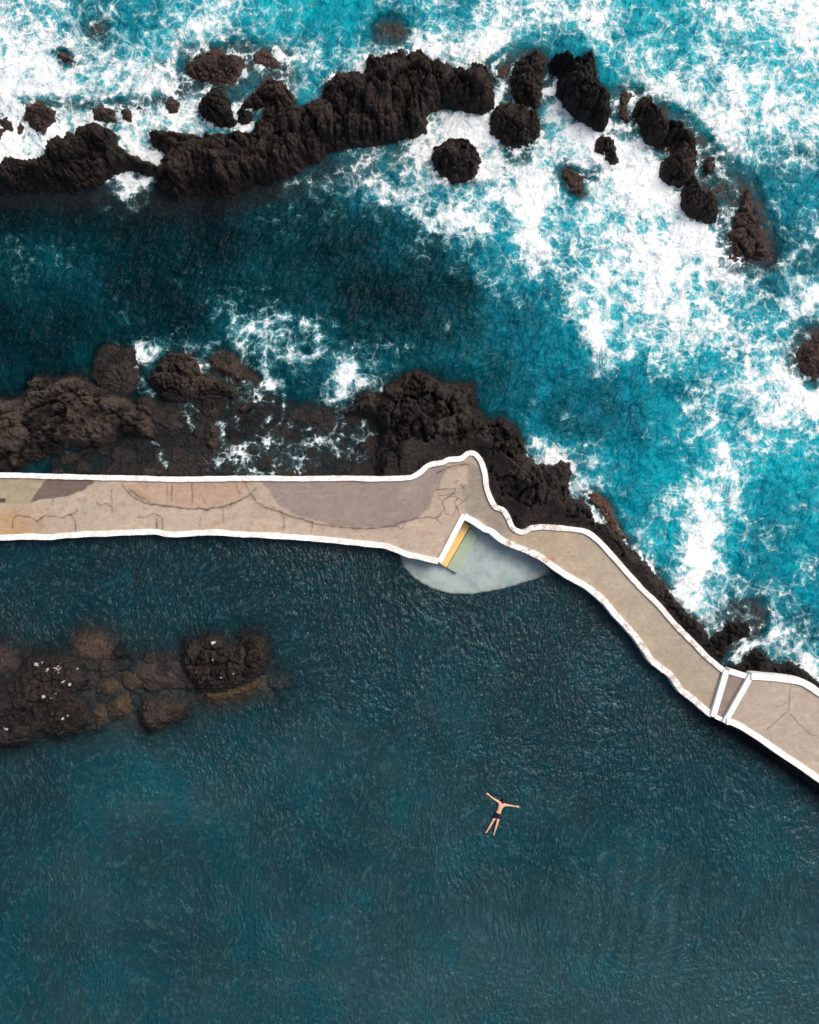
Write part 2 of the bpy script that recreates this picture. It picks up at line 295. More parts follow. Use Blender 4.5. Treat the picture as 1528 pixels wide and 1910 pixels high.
# pool
rock('pool_rock', [(343,1222),(348,1208),(362,1205),(378,1200),(390,1195),(405,1198),(416,1210),(428,1216),(445,1206),(458,1190),(474,1190),(485,1200),(488,1230),(476,1258),(455,1272),(425,1282),(400,1290),(372,1285),(350,1265),(340,1242)], .7, .35, lump=1.15, tone=.1, brown=.15, label='craggy dark rock rising from the calm pool, right of the others', group=G4)
rock('pool_rock', [(265,1328),(270,1312),(283,1308),(310,1312),(334,1318),(338,1332),(325,1342),(300,1350),(280,1360),(268,1348)], .35, .2, lump=.9, tone=.2, brown=.3, label='small wedge-shaped rock in the pool below the craggy one', group=G4)
rock('pool_rock', [(-160,1300),(-60,1290),(0,1286),(22,1268),(45,1240),(60,1229),(90,1226),(118,1232),(140,1248),(150,1270),(140,1286),(120,1291),(118,1300),(140,1305),(155,1320),(158,1345),(135,1362),(105,1372),(70,1362),(50,1378),(20,1386),(-60,1395),(-160,1390)], .42, .6, lump=1.25, ang=.4, tone=.05, brown=.1, label='wide broken black rock at the left edge of the pool', group=G4)
rock('pool_rock', [(206,1216),(215,1207),(232,1214),(238,1226),(222,1234),(210,1230)], .2, .2, label='little black stone above the sunken brown rocks', group=G4)
sunk = [([(130,1205),(150,1188),(180,1184),(204,1200),(206,1226),(175,1238),(142,1228)], -.14, .97, 'olive-brown sunken rock top in the pool'),
        ([(204,1318),(208,1304),(222,1298),(238,1306),(242,1320),(232,1336),(214,1336)], -.16, 1.12, 'round ochre sunken boulder in the pool'),
        ([(188,1284),(195,1272),(208,1272),(215,1286),(206,1298),(192,1297)], -.12, 1.05, 'small ochre sunken stone above the round ochre one'),
        ([(240,1250),(290,1235),(345,1240),(355,1275),(320,1285),(260,1275)], -.22, .6, 'brown sunken ledge running left from the craggy rock'),
        ([(485,1228),(520,1225),(552,1250),(550,1290),(520,1305),(490,1290),(480,1265)], -.6, .5, 'pale grey sunken rock at the right of the craggy one'),
        ([(370,1288),(395,1295),(430,1288),(470,1272),(486,1255),(480,1285),(430,1300),(390,1306)], -.12, 1.12, 'ochre weed-covered rim under the craggy rock'),
        ([(300,1255),(315,1245),(335,1252),(330,1268),(308,1270)], -.14, .97, 'small brown sunken stone between the two rock clumps'),
        ([(170,1330),(185,1322),(196,1335),(186,1348),(172,1344)], -.14, 1.0, 'small ochre sunken stone beside the wide broken rock'),
        ([(225,1262),(250,1255),(262,1275),(245,1290),(228,1282)], -.2, .98, 'ochre sunken patch of reef in the middle of the pool rocks'),
        ([(-120,1205),(0,1205),(30,1225),(28,1250),(0,1258),(-120,1250)], -.2, .8, 'brown sunken rock at the left edge of the pool')]
for p, h, b, l in sunk: rock('sunken_rock', p, h, .3, lump=.5, tone=.5, brown=b, slope=1., sub=True, label=l, group=G4)
rock('sunken_shelf', [(-160,1200),(60,1205),(200,1190),(340,1210),(480,1215),(500,1280),(400,1310),(340,1360),(250,1345),(180,1380),(40,1400),(-160,1410)], -.50, .5, lump=1.6, slope=.7, tone=.15, brown=.5, sub=True, label='dark brown sunken shelf around the pool rocks', group=G4)

for r in R:
    if r['awash'] >= .9: r['H'] = r['H']-.03 if r['H'] > -.05 else r['H']
def rock_h(r, X, Y):
    s = r['seed']; wob = r['wob']
    wx = fbm(X*.9+s, Y*.9, 3, s); wy = fbm(X*.9, Y*.9+s, 3, s+3)
    fx = fbm(X*4.1+s, Y*4.1, 3, s+7); fy = fbm(X*4.1, Y*4.1-s, 3, s+9)
    Xw = X + wob*(.16*wx+.15*fx); Yw = Y + wob*(.16*wy+.15*fy)
    sd = sdf(r['W'], Xw, Yw)
    H = r['H']; L = r['lump']
    ca, sa = cos(r['ang']), sin(r['ang']); st = r['stretch']
    U = ((X+.25*wx)*ca+(Y+.25*wy)*sa); V = (-(X+.25*wx)*sa+(Y+.25*wy)*ca)/st
    f1, f2, cid = worley(U*1.35+s, V*1.35, s)
    g1, g2, cid2 = worley((U+.08*fx)*3.4, (V+.08*fy)*3.4+s, s+5)
    h1_, h2_, _ = worley((U+.03*fx)*8.5, (V+.03*fy)*7.5, s+8)
    dome = np.sqrt(np.clip(1-f1*f1, 0, 1)); dome2 = np.sqrt(np.clip(1-g1*g1, 0, 1))
    q1, q2, cq = worley(X*.62+s+.35*wx, Y*.62+.35*wy, s+21); bl = (cq-.5)*np.clip((q2-q1)/.18,0,1)
    am = np.clip(.75+1.3*fbm(X*.8, Y*.8, 2, s+31), .25, 1.4)
    rid = fbm(X*2.2, Y*2.2, 5, s+11, .55, True)
    crev = np.exp(-(f2-f1)/.10); crev2 = np.exp(-(g2-g1)/.12)
    fine = fbm(X*7, Y*7, 3, s+13, .6)
    ins = np.clip(sd, 0, None)
    if H > .2: sd = sd+.05; ins = np.clip(sd, 0, None)
    if H > .2:
        base = H*(1-np.exp(-ins/r['rim']))
        m = np.clip(ins/.25, 0, 1)
        amp = min(1, H/.6)
        h = base*(.62+L*(.30*dome*(.5+cid)+.10*rid+.24*(cid-.5)+.42*bl)) + m*amp*L*am*(.22*(dome2-.6)+.19*(cid2-.5)-.30*crev-.19*crev2+.09*fine+.12*rid-.08*np.exp(-(h2_-h1_)/.12))
        h = np.where(ins > 0, np.maximum(h, .02*ins), 0)
    else:
        m = np.clip(ins/max(r['rim'],.15), 0, 1)
        rough = .10*(dome-.6)+.10*(cid-.5)+.05*(dome2-.6)-.08*crev-.03*crev2+.04*rid+.02*fine
        h = m*(max(H,-.9)+.35)-.35 + m*L*rough if H > -.3 else m*(H+1.2)-1.2+m*L*rough*1.5
    off = -.35 if (H <= .2 and H > -.3) else (-1.2 if H <= -.3 else 0)
    out = np.clip(sd, None, 0)*r['slope'] + off + .05*fine*L
    h = np.where(sd > 0, h, out)
    r['cid'] = .6*cid+.4*cid2
    return h
for r in R:
    r['W'] = WP(r['px'], r['zref'])
    r['bb'] = (r['W'][:,0].min()-1.4, r['W'][:,0].max()+1.4, r['W'][:,1].min()-1.4, r['W'][:,1].max()+1.4)

# slipway
slip_px = [(744,1036),(752,1056),(768,1076),(790,1091),(815,1102),(845,1109),(880,1109),(920,1103),(960,1093),(1000,1081),(1030,1070),(1020,1050),(990,1030),(940,1008),(905,985),(866,958),(850,985),(828,1040),(800,1038),(770,1030)]
slip_poly = WP(slip_px, -.2)
def slip_h(X, Y):
    d = sdf(slip_poly, X+.06*fbm(X*3,Y*3,3,5), Y+.06*fbm(X*3+9,Y*3,3,6))
    top = -.17-.05*(W(0,960)[1]-Y)+.012*fbm(X*2,Y*2,3,3)
    return np.where(d > 0, top, -9.), d

# ------------------------------------------------------------------ control grids read off the photograph (64 px cells): surf foam, water milkiness
FG = """665434744234456867346688
886558565546789414646566
887887655670002462576776
777778630000588666647777
965564000255888768987654
011411113345557957995532
111111112223565857789534
231111111001243656899733
211111220000013357777645
111113344311121127687545
001233434353111116364556
100112231430001112224677
000012222231003231145476
011111343121001554223523
000000000000000554146413
000000000000000006447432
000000000000000000457324
000000000000000000576642
000000000000000000057664
000000000000000000000555"""
BG = """665567777765667667777888
665567676665668657767788
766666666666666667777788
777777766655677777777777
876665555566777778887654
111321113345555677886655
111111122223356777887555
232111122122245667887644
222111222211224557777645
111211333322234467777665
112233333333333455677666
111112123332334444565688
111111112222234544467788
222222223333335666677877
333333333333335666678767
444444444444444566677756
444444444444444556666556
444444444444444555666555
444444444444444555566544
444444444444444555555555"""
def rd(t): return np.array([[int(c) for c in l] for l in t.split('\n')], float)/9.
FG = rd(FG); BG = rd(BG)
def sample(G, X, Y, cell=64., x0=0., y0=0.):
    gx = (764+X*S-x0)/cell-.5; gy = (955-Y*S-y0)/cell-.5
    gx = np.clip(gx, 0, G.shape[1]-1.001); gy = np.clip(gy, 0, G.shape[0]-1.001)
    ix = gx.astype(int); iy = gy.astype(int); fx = gx-ix; fy = gy-iy
    fx = fx*fx*(3-2*fx)*.5+fx*.5; fy = fy*fy*(3-2*fy)*.5+fy*.5
    return (G[iy,ix]*(1-fx)+G[iy,ix+1]*fx)*(1-fy)+(G[iy+1,ix]*(1-fx)+G[iy+1,ix+1]*fx)*fy
strokes = [([(440,640),(470,610),(510,592),(550,595),(580,615),(600,640),(590,665),(565,675),(545,665)],9,5),
 ([(490,640),(500,680),(510,700)],6,4),([(470,610),(500,640),(520,660),(560,662)],5,3),
 ([(625,745),(640,730),(645,708),(632,690),(655,682)],9,7),([(655,705),(690,720),(710,705),(712,740)],7,7),
 ([(262,650),(275,672),(288,652)],13,8),([(248,680),(246,712)],3,7),([(232,722),(250,712),(262,728)],8,6),([(268,715),(280,735)],6,7),
 ([(315,785),(345,765),(368,735),(378,720),(395,735)],6,9),([(345,762),(355,795)],8,8),([(398,740),(440,750),(470,735),(482,725)],3,7),
 ([(512,700),(508,760),(490,800)],3,8),([(536,740),(530,770),(520,800),(500,818)],3,8),([(400,862),(430,850),(470,840),(510,850),(560,862)],20,6),
 ([(520,820),(560,830),(600,820),(640,838),(675,850)],10,7),([(640,780),(650,810),(680,810),(695,825)],9,7),([(620,815),(632,760)],2,7),
 ([(280,790),(282,818),(300,835),(305,860),(308,875)],4,7),([(110,840),(128,848)],5,8),([(412,795),(416,830)],6,7),([(500,705),(512,722),(480,712),(455,716)],10,8),
 ([(386,680),(398,700),(412,706)],9,7),([(430,670),(428,700)],10,6),([(450,660),(485,700)],6,6),([(395,770),(430,760),(445,775),(440,800)],3,6),
 ([(560,860),(500,885),(440,880),(420,865)],10,5),([(540,790),(570,800),(610,790),(650,800)],4,5),([(700,745),(712,735)],9,7),
 ([(1240,962),(1250,932),(1280,915),(1325,920),(1345,960),(1335,990),(1310,1010)],12,4),([(1330,980),(1300,1040),(1290,1090),(1280,1130)],20,5),
 ([(1345,830),(1350,870),(1360,900),(1365,930)],14,5),([(1320,800),(1340,785),(1370,790),(1400,815),(1430,820)],8,4),([(1250,910),(1290,880),(1330,880)],6,3),
 ([(1540,530),(1480,590),(1440,620),(1410,680)],8,5),([(1540,420),(1500,460),(1470,490),(1420,510)],8,6),([(1390,640),(1400,690),(1440,700)],8,5),
 ([(982,320),(978,400),(1010,470),(1050,520),(1085,590),(1130,650),(1180,660)],10,4),
 ([(760,385),(795,410),(850,400),(875,418),(925,430)],8,5),([(545,340),(600,340),(640,320),(700,345),(760,365)],9,4),([(530,330),(545,395)],6,5),
 ([(225,325),(250,350),(272,340)],22,8),([(1010,830),(1040,850),(1055,870)],15,6),([(1085,905),(1105,955),(1150,1005),(1205,1060),(1245,1130),(1290,1185)],12,5),
 ([(1430,690),(1480,700),(1500,740),(1528,760)],18,4),([(920,120),(935,160),(925,195)],5,8),([(1045,180),(1060,230),(1100,250)],20,6),
 ([(800,200),(790,235),(800,265)],7,6),([(240,265),(262,290),(290,298),(300,312)],8,8),([(1135,180),(1148,200),(1140,230),(1120,250)],5,8),
 ([(1150,238),(1190,262),(1240,262)],7,7),([(0,310),(20,318),(38,305)],7,8),([(440,245),(475,238)],6,8),([(360,40),(400,130),(380,160)],3,4),
 ([(1330,1240),(1380,1225),(1400,1205),(1430,1180),(1440,1130)],12,5),([(1500,1240),(1528,1270)],10,6),([(880,440),(870,470),(925,530),(1000,500)],5,3),
 ([(470,90),(495,120),(520,110)],3,8),([(1065,300),(1090,320),(1060,350)],4,7)]
vort = [(545,635,1.3,2.2),(1290,955,1.5,1.8),(650,705,.7,-2.),(700,725,.6,2.),(1330,860,1.,-1.8),(1500,150,2.,1.5),(200,60,1.5,-1.5),(330,150,1.6,1.6),(1250,150,1.7,-1.6),(1100,330,1.1,2.),
        (1400,1150,1.2,-1.6),(940,380,1.1,1.6),(1180,560,1.5,1.4),(1440,780,1.5,1.4),(840,230,.8,-1.5),(1200,940,1.2,-1.5),(480,850,.8,1.8),(600,840,.8,-1.8),(90,130,1.6,1.2),(1380,60,1.5,-1.5)]

FX0, FX1, FY0, FY1, ST = -26.5, 26.5, -32.5, 32.5, .08
def axis(a, b):
    f = np.arange(a, b+1e-6, ST); t = b+np.array([.3,.8,1.6,3,5,9,16,30,60,120,260,600]); u = a-np.array([.3,.8,1.6,3,5,9,16,30,60,120,260,600])[::-1]
    return np.concatenate([u, f, t])
XS = axis(FX0, FX1); YS = axis(FY0, FY1)
X, Y = np.meshgrid(XS, YS)
# terrain under the water
inp = sdf(pool_poly, X, Y)
T = -3.6+.5*fbm(X*.2, Y*.2, 3, 2)
T = np.where(inp > 0, -2.6+.5*fbm(X*.25, Y*.25, 3, 8), T)
AW = np.zeros_like(X)
for r in R:
    x0, x1, y0, y1 = r['bb']
    i0, i1 = np.searchsorted(YS, (y0-1, y1+1)); j0, j1 = np.searchsorted(XS, (x0-1, x1+1))
    if i1 <= i0 or j1 <= j0: continue
    sub = (slice(i0, i1), slice(j0, j1))
    _h = rock_h(r, X[sub], Y[sub]); T[sub] = np.maximum(T[sub], _h)
    if r['awash'] >= .9: AW[sub] = np.maximum(AW[sub], sstep(-.62, -.28, _h))
sh, sd_ = slip_h(X, Y); T = np.maximum(T, sh)
# soften: water colour follows the local mean depth
def blur(A, n):
    for _ in range(n):
        A = (A+np.roll(A,1,0)+np.roll(A,-1,0)+np.roll(A,1,1)+np.roll(A,-1,1))/5
    return A
foam = sample(FG, X, Y); milk = sample(BG, X, Y)
stk = np.zeros_like(X)
Xk = X+.45*fbm(X*.9,Y*.9,4,51); Yk = Y+.45*fbm(X*.9+5,Y*.9,4,52)
for pts, w, s_ in strokes:
    P = WP(pts); w = w/S
    i0, i1 = np.searchsorted(YS, (P[:,1].min()-4*w-.3, P[:,1].max()+4*w+.3)); j0, j1 = np.searchsorted(XS, (P[:,0].min()-4*w-.3, P[:,0].max()+4*w+.3))
    sub = (slice(i0, i1), slice(j0, j1))
    d = linedist(catmull(P, .2), Xk[sub], Yk[sub])
    stk[sub] = np.maximum(stk[sub], (s_/9-.10*(w < .3))*np.exp(-(d/(w*1.15+.04))**1.6)*np.clip(.80+1.1*fbm(X[sub]*1.7,Y[sub]*1.7,3,53),.25,1.1))
n1 = fbm(X*.55, Y*.55, 4, 61)
foam = foam + .16*n1*np.clip(foam*3,0,1)
foam = np.where(foam > .15, foam, foam*.8)
foam = np.maximum(foam, 0)
foam = foam+stk*(1-.35*foam)
foam = np.where(inp > -.3, foam*np.clip(-inp/.3, 0, 1), foam)
milk = np.clip(milk+.09*fbm(X*.35, Y*.35, 4, 71)+.10*stk, 0, 1)
rough_sea = np.clip(milk*1.4, .15, 1)
Z = np.where(inp > -1.0, 0., 1.)*0
foam = foam*(1-.38*AW*np.clip(.9+1.4*fbm(X*.9,Y*.9,3,67),0,1.6))
_px = 764+X*S; _py = 955-Y*S
_sh = sstep(-.5,-.3,T)*((_px < 730)&(_py > 660)&(_py < 890))
foam = np.where(_sh > .3, np.minimum(foam, .58), foam)
calm = np.clip(-inp/1.0, 0, 1)
near = np.exp(-(np.maximum(np.abs(X)-30,0)+np.maximum(np.abs(Y)-34,0))/40)
foam = foam+.38*np.exp(-np.clip(Z-T,0,9)/.35)*sstep(.45,.7,milk)*(inp<-.5)*(.4+1.2*fbm(X*.8,Y*.8,3,66))
Z = calm*near*rough_sea*(.13*fbm(X*.28, Y*.28, 2, 81)+.06*fbm(X*.9, Y*.9, 3, 82)+.05*fbm(X*2.3,Y*2.3,3,83,.6)*np.clip(foam*1.6,.2,1)+.05*np.clip(foam,0,1)-.02)
# flow coordinates: warped and spun so that foam curls
FXc = X+.45*fbm(X*.28, Y*.28, 3, 91)+.16*fbm(X*.9, Y*.9, 2, 93); FYc = Y+.45*fbm(X*.28+40, Y*.28, 3, 92)+.16*fbm(X*.9+9, Y*.9, 2, 94)
for vx, vy, rr, st_ in vort:
    cx, cy = W(vx, vy); dx = FXc-cx; dy = FYc-cy; a = .45*st_*np.exp(-((X-cx)**2+(Y-cy)**2)/(rr*rr))
    FXc, FYc = cx+dx*np.cos(a)-dy*np.sin(a), cy+dx*np.sin(a)+dy*np.cos(a)
flow = np.stack([FXc, FYc, np.zeros_like(X)], -1)
depth = np.clip(blur(Z-T, 1), 0, 6)*(1-.6*blur(AW,3)*np.clip(.8+1.2*fbm(X*1.3,Y*1.3,3,68),.2,1.2))
cellpool = (inp[:-1,:-1]+inp[1:,1:]) > 0
# pool tone grid (px 0..1528 by 191, py 1000.. by 182)
PG = rd("""22222222
33333332
35444333
44444444
44455555
44455555""")
pt = sample(PG, X, Y, 191, 0, 960)+.12*fbm(X*.22, Y*.22, 3, 101)
hue = .58+.9*fbm(X*.33+3, Y*.33, 4, 103, .55)+.25*sstep(1450,1800,955-Y*S)*sstep(500,900,764+X*S)-.55*np.exp(-(((764+X*S-1330)/220)**2+((955-Y*S-1500)/110)**2))
me = grid_mesh('sea_water', X, Y, Z, ~cellpool, {'foam':('FLOAT',foam), 'milk':('FLOAT',milk), 'depth':('FLOAT',depth), 'flow':('FLOAT_VECTOR',flow)})

# ------------------------------------------------------------------ materials
def sea_mat():
    m = NT('sea_water')
    fl = m.attr('flow').outputs['Vector']; d = m.attr('foam').outputs['Fac']; mk = m.attr('milk').outputs['Fac']; dp = m.attr('depth').outputs['Fac']
    w1 = m.vscale(m.vmath('SUBTRACT', m.noise(fl, .8, 2, .5, col=True), (.5,.5,.5)), .45)
    w2 = m.vscale(m.vmath('SUBTRACT', m.noise(fl, 2.6, 2, .5, col=True), (.5,.5,.5)), .13)
    f = m.vmath('ADD', fl, m.vmath('ADD', w1, w2))
    gate = m.noise(fl, .6, 5, .6)
    fp = m.vmath('ADD', m.pos(), m.vscale(w2, .8))
    g2 = m.noise(fp, 1.9, 7, .60, .1)
    g3 = m.noise(fp, 5.5, 4, .58)
    dd = m.add(m.sub(m.mul(d,1.25),.46), m.add(m.mul(m.sub(gate,.5), 1.45), m.mul(m.sub(g2,.5), 1.15)))
    rag = m.mul(m.sub(m.noise(f, 6., 4, .66),.5), .42)
    def lace(scale, k, off, rg, soft=.14):
        # round-holed web: ratio of the nearest to the second nearest cell point is 1 on the strands
        q = m.math('DIVIDE', m.vor(f, scale, 'F1', dim='2D'), m.mx(m.vor(f, scale, 'F2', dim='2D'), .02))
        q = m.add(q, m.mul(rag, rg)); t = m.sub(1.02, m.mul(m.sub(dd, off), k))
        return m.step(m.sub(q, t), -soft, soft*.6)
    l1 = lace(1.1, .62, -.06, .9); l2 = lace(2.4, .62, .02, 1.0); l3 = lace(5.2, .66, .12, .9, .2)
    pat = m.mx(m.mul(l1, m.mx(l2, .35)), m.mx(m.mul(l1, .55), m.mx(m.mul(m.mul(l2, m.mx(l3, .5)), .92), m.mul(l3, .26))))
    fil = m.mul(l2, m.mul(m.step(dd, -.05, .3), m.step(g2, .40, .60, .10, .50)))
    blob = m.mul(m.step(m.add(dd, m.mul(rag, 1.1)), .34, .74), .94)
    body = m.step(m.add(m.mul(g3,.7), m.add(m.mul(g2,.3), m.mul(dd,.45))), .36, .74, .34, 1.)
    cloud = m.mul(m.step(m.add(m.mul(m.sub(g2,.5), 1.5), m.add(m.mul(m.sub(g3,.5), .75), m.mul(dd, .88))), .31, .62), .88)
    fm = m.mul(m.mx(m.mx(m.mul(pat,.95), cloud), blob), body)
    fm = m.mx(fm, fil)
    fm = m.mul(fm, m.step(d, .03, .2))
    v = m.sub(dd, .28)
    thick = m.step(m.add(m.add(m.mul(dd,.7), m.mul(g3,.7)), m.mul(m.noise(fl, 1.3, 5, .65, .5),.7)), .50, 1.10)
    # thin milky wisps
    st = m.noise(m.vmath('ADD', fl, m.vscale(w1, .8)), 2.2, 7, .68, .8)
    st2 = m.noise(m.pos(), .55, 4, .6)
    wisp = m.mul(m.mul(m.step(st, .46, .72), m.add(mk,.12)), .30)
    tone = m.add(m.mul(m.mul(m.sub(st2,.5), m.add(mk,.15)), .95), m.add(mk, wisp))
    tone = m.add(tone, m.mul(m.mul(m.sub(m.noise(fl, 1.7, 5, .6, .3),.5), mk), .40))
    tone = m.add(tone, m.mul(m.step(v, -.25, .35), .16))
    tone = m.add(tone, m.mul(m.sub(g3,.5), .10))
    tone = m.sub(tone, m.step(mk, .25, .6, .075, 0.))
    base = m.ramp(tone, [(0., lin(0,25,31)), (.13, lin(0,42,50)), (.30, lin(0,64,75)), (.5, lin(0,93,111)), (.72, lin(0,128,147)), (1., lin(6,163,178))])
    base = m.mix(m.mul(m.step(m.add(dd, m.mul(m.sub(g2,.5),.8)), -.12, .75), .50), base, lin(96,196,204))
    fcol = m.mix(thick, lin(140,198,206), lin(240,244,245))
    col = m.mix(fm, base, fcol)
    k = m.add(m.mul(mk, 1.6), 1.5)
    al = m.sub(1., m.math('EXPONENT', m.mul(m.mul(dp, k), -1.)))
    al = m.mx(m.mx(al, m.mul(fm, m.add(.72, m.mul(thick,.27)))), .06)
    ripple = m.noise(m.mapping(m.pos(), (1.,.5,1.), -.7), 4.2, 2, .55, .3)
    h = m.add(m.mul(ripple, m.sub(1., m.mul(fm, .55))), m.add(m.mul(fm, .25), m.mul(m.mul(m.noise(f, 5., 2, .5), fm), .3)))
    h = m.add(h, m.mul(m.noise(m.mapping(m.pos(), (1.,.45,1.), -.9), 1.1, 3, .5, .4), 2.2))
    nrm = m.bump(h, 1., .22)
    return m.finish(col, m.add(.40, m.mul(fm, .4)), nrm, al, spec=.13, ior=1.33)
def pool_mat():
    m = NT('pool_water')
    tn = m.attr('tone').outputs['Fac']; hu = m.attr('hue').outputs['Fac']; dp = m.attr('depth').outputs['Fac']; fl = m.attr('flow').outputs['Vector']
    ps = m.pos()
    wv = m.vmath('ADD', fl, m.vscale(m.vmath('SUBTRACT', m.noise(ps, 1.6, 3, .5, col=True), (.5,.5,.5)), .35))
    r1 = m.noise(m.mapping(wv, (1.,.50,1), -.38), 5.6, 2, .5, .1)
    r2 = m.noise(m.mapping(ps, (1.,.6,1), -.2), 9., 1, .5, .1)
    r3 = m.noise(m.mapping(fl, (1.,.5,1), -.7), 2.0, 1, .5, .2)
    swell = m.noise(m.mapping(wv, (.55,1.5,1), .15), 1.1, 2, .5)
    h = m.add(m.add(m.mul(r1, 1.), m.mul(r2, .35)), m.add(m.mul(r3, .5), m.mul(swell, .4)))
    gm = m.noise(ps, 1.3, 4, .6, .5); ge = m.noise(ps, .45, 5, .62)
    t = m.add(tn, m.mul(m.sub(ge,.5), .25))
    teal = m.ramp(t, [(0, lin(4,28,33)), (.35, lin(8,52,61)), (.6, lin(16,76,86)), (1, lin(44,110,118))])
    grey = m.ramp(t, [(0, lin(10,28,33)), (.35, lin(18,48,55)), (.6, lin(38,72,78)), (1, lin(82,112,116))])
    col = m.mix(m.step(m.add(hu, m.mul(m.sub(gm,.5), .8)), .25, .8), teal, grey)
    blue = m.step(m.noise(ps, .8, 4, .62, .8), .60, .74)
    col = m.mix(m.mul(blue, .28), col, lin(8,96,112))
    crest = m.step(m.add(m.add(r1, m.mul(m.sub(r2,.5), .6)), m.mul(m.sub(r3,.5), .5)), .48, .85)
    col = m.mix(m.mul(crest, .25), col, lin(84,126,132))  # ripple shading put into the colour: crests tinted lighter
    al = m.sub(1., m.math('EXPONENT', m.mul(m.mx(m.sub(dp,.22),0.), -1.0)))
    al = m.mx(al, .06)
    return m.finish(col, .28, m.bump(h, 1., .12), al, spec=.5, ior=1.33, trans_tint=(.90,.98,.98))
def rock_mat():
    m = NT('rock')
    ps = m.pos(); _rk = m.attr('rk'); tn = _rk.outputs['Color']; speck = _rk.outputs['Alpha']
    sp = m.n('ShaderNodeSeparateColor'); m.put(sp.inputs[0], tn); tone, brown, _c = sp.outputs
    n1 = m.noise(ps, 1.4, 6, .62, .3); n2 = m.noise(ps, 7., 6, .7, .2); n3 = m.noise(ps, 30., 4, .7)
    cl = m.attr('cell').outputs['Fac']
    dark = m.mix(m.step(m.add(n2, m.mul(m.sub(cl,.5),.25)), .38, .70), lin(8,8,8), lin(48,43,40))
    dark = m.mix(m.mul(tone, m.step(m.add(n1, m.mul(m.sub(cl,.5),.5)), .34, .62)), dark, lin(92,82,74))
    br = m.mix(m.step(n2, .35, .68), lin(44,33,29), lin(112,90,80))
    c = m.mix(m.mul(brown, m.step(m.add(n1, m.mul(m.sub(cl,.5),.4)), .2, .62)), dark, br)
    c = m.mix(m.mul(m.step(m.noise(ps, 1.9, 6, .70, .6), .56, .68), m.add(.12, m.mul(brown, .55))), c, lin(100,74,52))
    c = m.mix(m.mul(m.step(n3, .60, .74), .28), c, lin(112,102,96))
    c = m.mix(_c, c, m.mix(m.step(n2,.35,.65), lin(96,70,34), lin(160,120,60)))
    wet = m.step(m.add(m.z(), m.mul(m.sub(n1,.5), .4)), .02, .30, 1, 0)
    c = m.mix(m.mul(wet, .35), c, m.mix(brown, lin(34,28,27), lin(84,54,46)))
    c = m.mix(m.step(speck, .35, .6), c, lin(205,203,200))  # whitish specks at set spots on the pool rocks
    ro = m.sub(.85, m.mul(wet, .42))
    v = m.vor(m.vmath('ADD', ps, m.vscale(m.noise(ps, 5., 3, .6, col=True), .2)), 6., 'F1')
    h = m.add(m.mul(n2, 1.), m.add(m.mul(n3, .3), m.mul(v, .6)))
    return m.finish(c, ro, m.bump(h, 1., .13), spec=.4)
def deck_mat():
    m = NT('weathered_concrete')
    ps = m.pos(); b = m.attr('tint').outputs['Color']
    n1 = m.noise(ps, .9, 6, .62); n2 = m.noise(ps, 6., 6, .7); n3 = m.noise(ps, 42., 3, .7)
    c = m.mix(m.step(n1, .3, .75), m.mix(1., b, (.80,.80,.80), 'MULTIPLY'), b)
    c = m.mix(m.mul(m.step(n2, .45, .8), .6), c, m.mix(1., b, (1.22,1.2,1.18), 'MULTIPLY'))
    c = m.mix(m.mul(m.step(n2, .32, .46, 1, 0), .55), c, m.mix(1., b, (.60,.55,.52), 'MULTIPLY'))
    c = m.mix(m.mul(m.step(n3, .55, .75), .45), c, m.mix(1., b, (.6,.58,.56), 'MULTIPLY'))
    c = m.mix(m.mul(m.step(m.noise(ps, 22., 3, .6), .50, .70), .35), c, m.mix(1., b, (.72,.70,.68), 'MULTIPLY'))
    c = m.mix(m.mul(m.step(m.noise(m.mapping(ps,(.5,1.2,1),.1), 2.4, 6, .7, .6), .52, .66), .45), c, m.mix(1., b, (1.28,1.25,1.22), 'MULTIPLY'))
    sp = m.step(m.noise(ps, 13., 2, .5), .66, .72)
    c = m.mix(m.mul(m.mul(sp, m.step(n1,.48,.6)), .55), c, lin(84,66,56))
    return m.finish(c, .9, m.bump(m.add(m.mul(n2,.5), n3), .35, .012), spec=.25)
def paint_mat(name, base, worn, amt=.58):
    m = NT(name)
    ps = m.pos(); n1 = m.noise(ps, 3.2, 6, .7, .5); n2 = m.noise(ps, 14., 5, .7)
    wr = m.attr('wear').outputs['Fac']
    c = m.mix(m.mul(m.step(n1, .45, .85), .35), base, lin(214,208,200))
    c = m.mix(m.mul(m.step(m.add(m.mul(n1,.6), m.mul(n2,.4)), .47, .56), wr), c, worn)
    c = m.mix(m.mul(m.step(n2, .66, .74), .35), c, worn)
    return m.finish(c, .75, m.bump(m.add(n1, n2), .35, .03), spec=.3)
def plain(name, c, rough=.7, sc=6., bump=.3, c2=None):
    m = NT(name); ps = m.pos(); n = m.noise(ps, sc, 5, .65)
    return m.finish(m.mix(m.step(n, .3, .7), c, c2 if c2 is not None else c*.75), rough, m.bump(n, bump, .02), spec=.3)

M_sea = sea_mat(); M_pool = pool_mat(); M_rock = rock_mat(); M_deck = deck_mat()
M_paint = paint_mat('white_paint', lin(246,246,244), lin(176,150,128))
M_wall = plain('stained_masonry', lin(120,96,80), .85, 3., .6, lin(66,54,48))
M_slip = NT('submerged_concrete')
_ps = M_slip.pos()
_c = M_slip.mix(M_slip.step(M_slip.noise(_ps, 1.6, 5, .6), .35, .7), lin(198,198,196), lin(168,172,172))
_c = M_slip.mix(M_slip.mul(M_slip.step(M_slip.noise(_ps, 1.1, 5, .65), .54, .68), .35), _c, lin(128,178,164))
M_slip = M_slip.finish(_c, .8, M_slip.bump(M_slip.noise(_ps, 9., 5, .7), .4, .02))
M_bed = plain('sea_bed', lin(34,40,42), .9, .6, .3, lin(20,26,30))

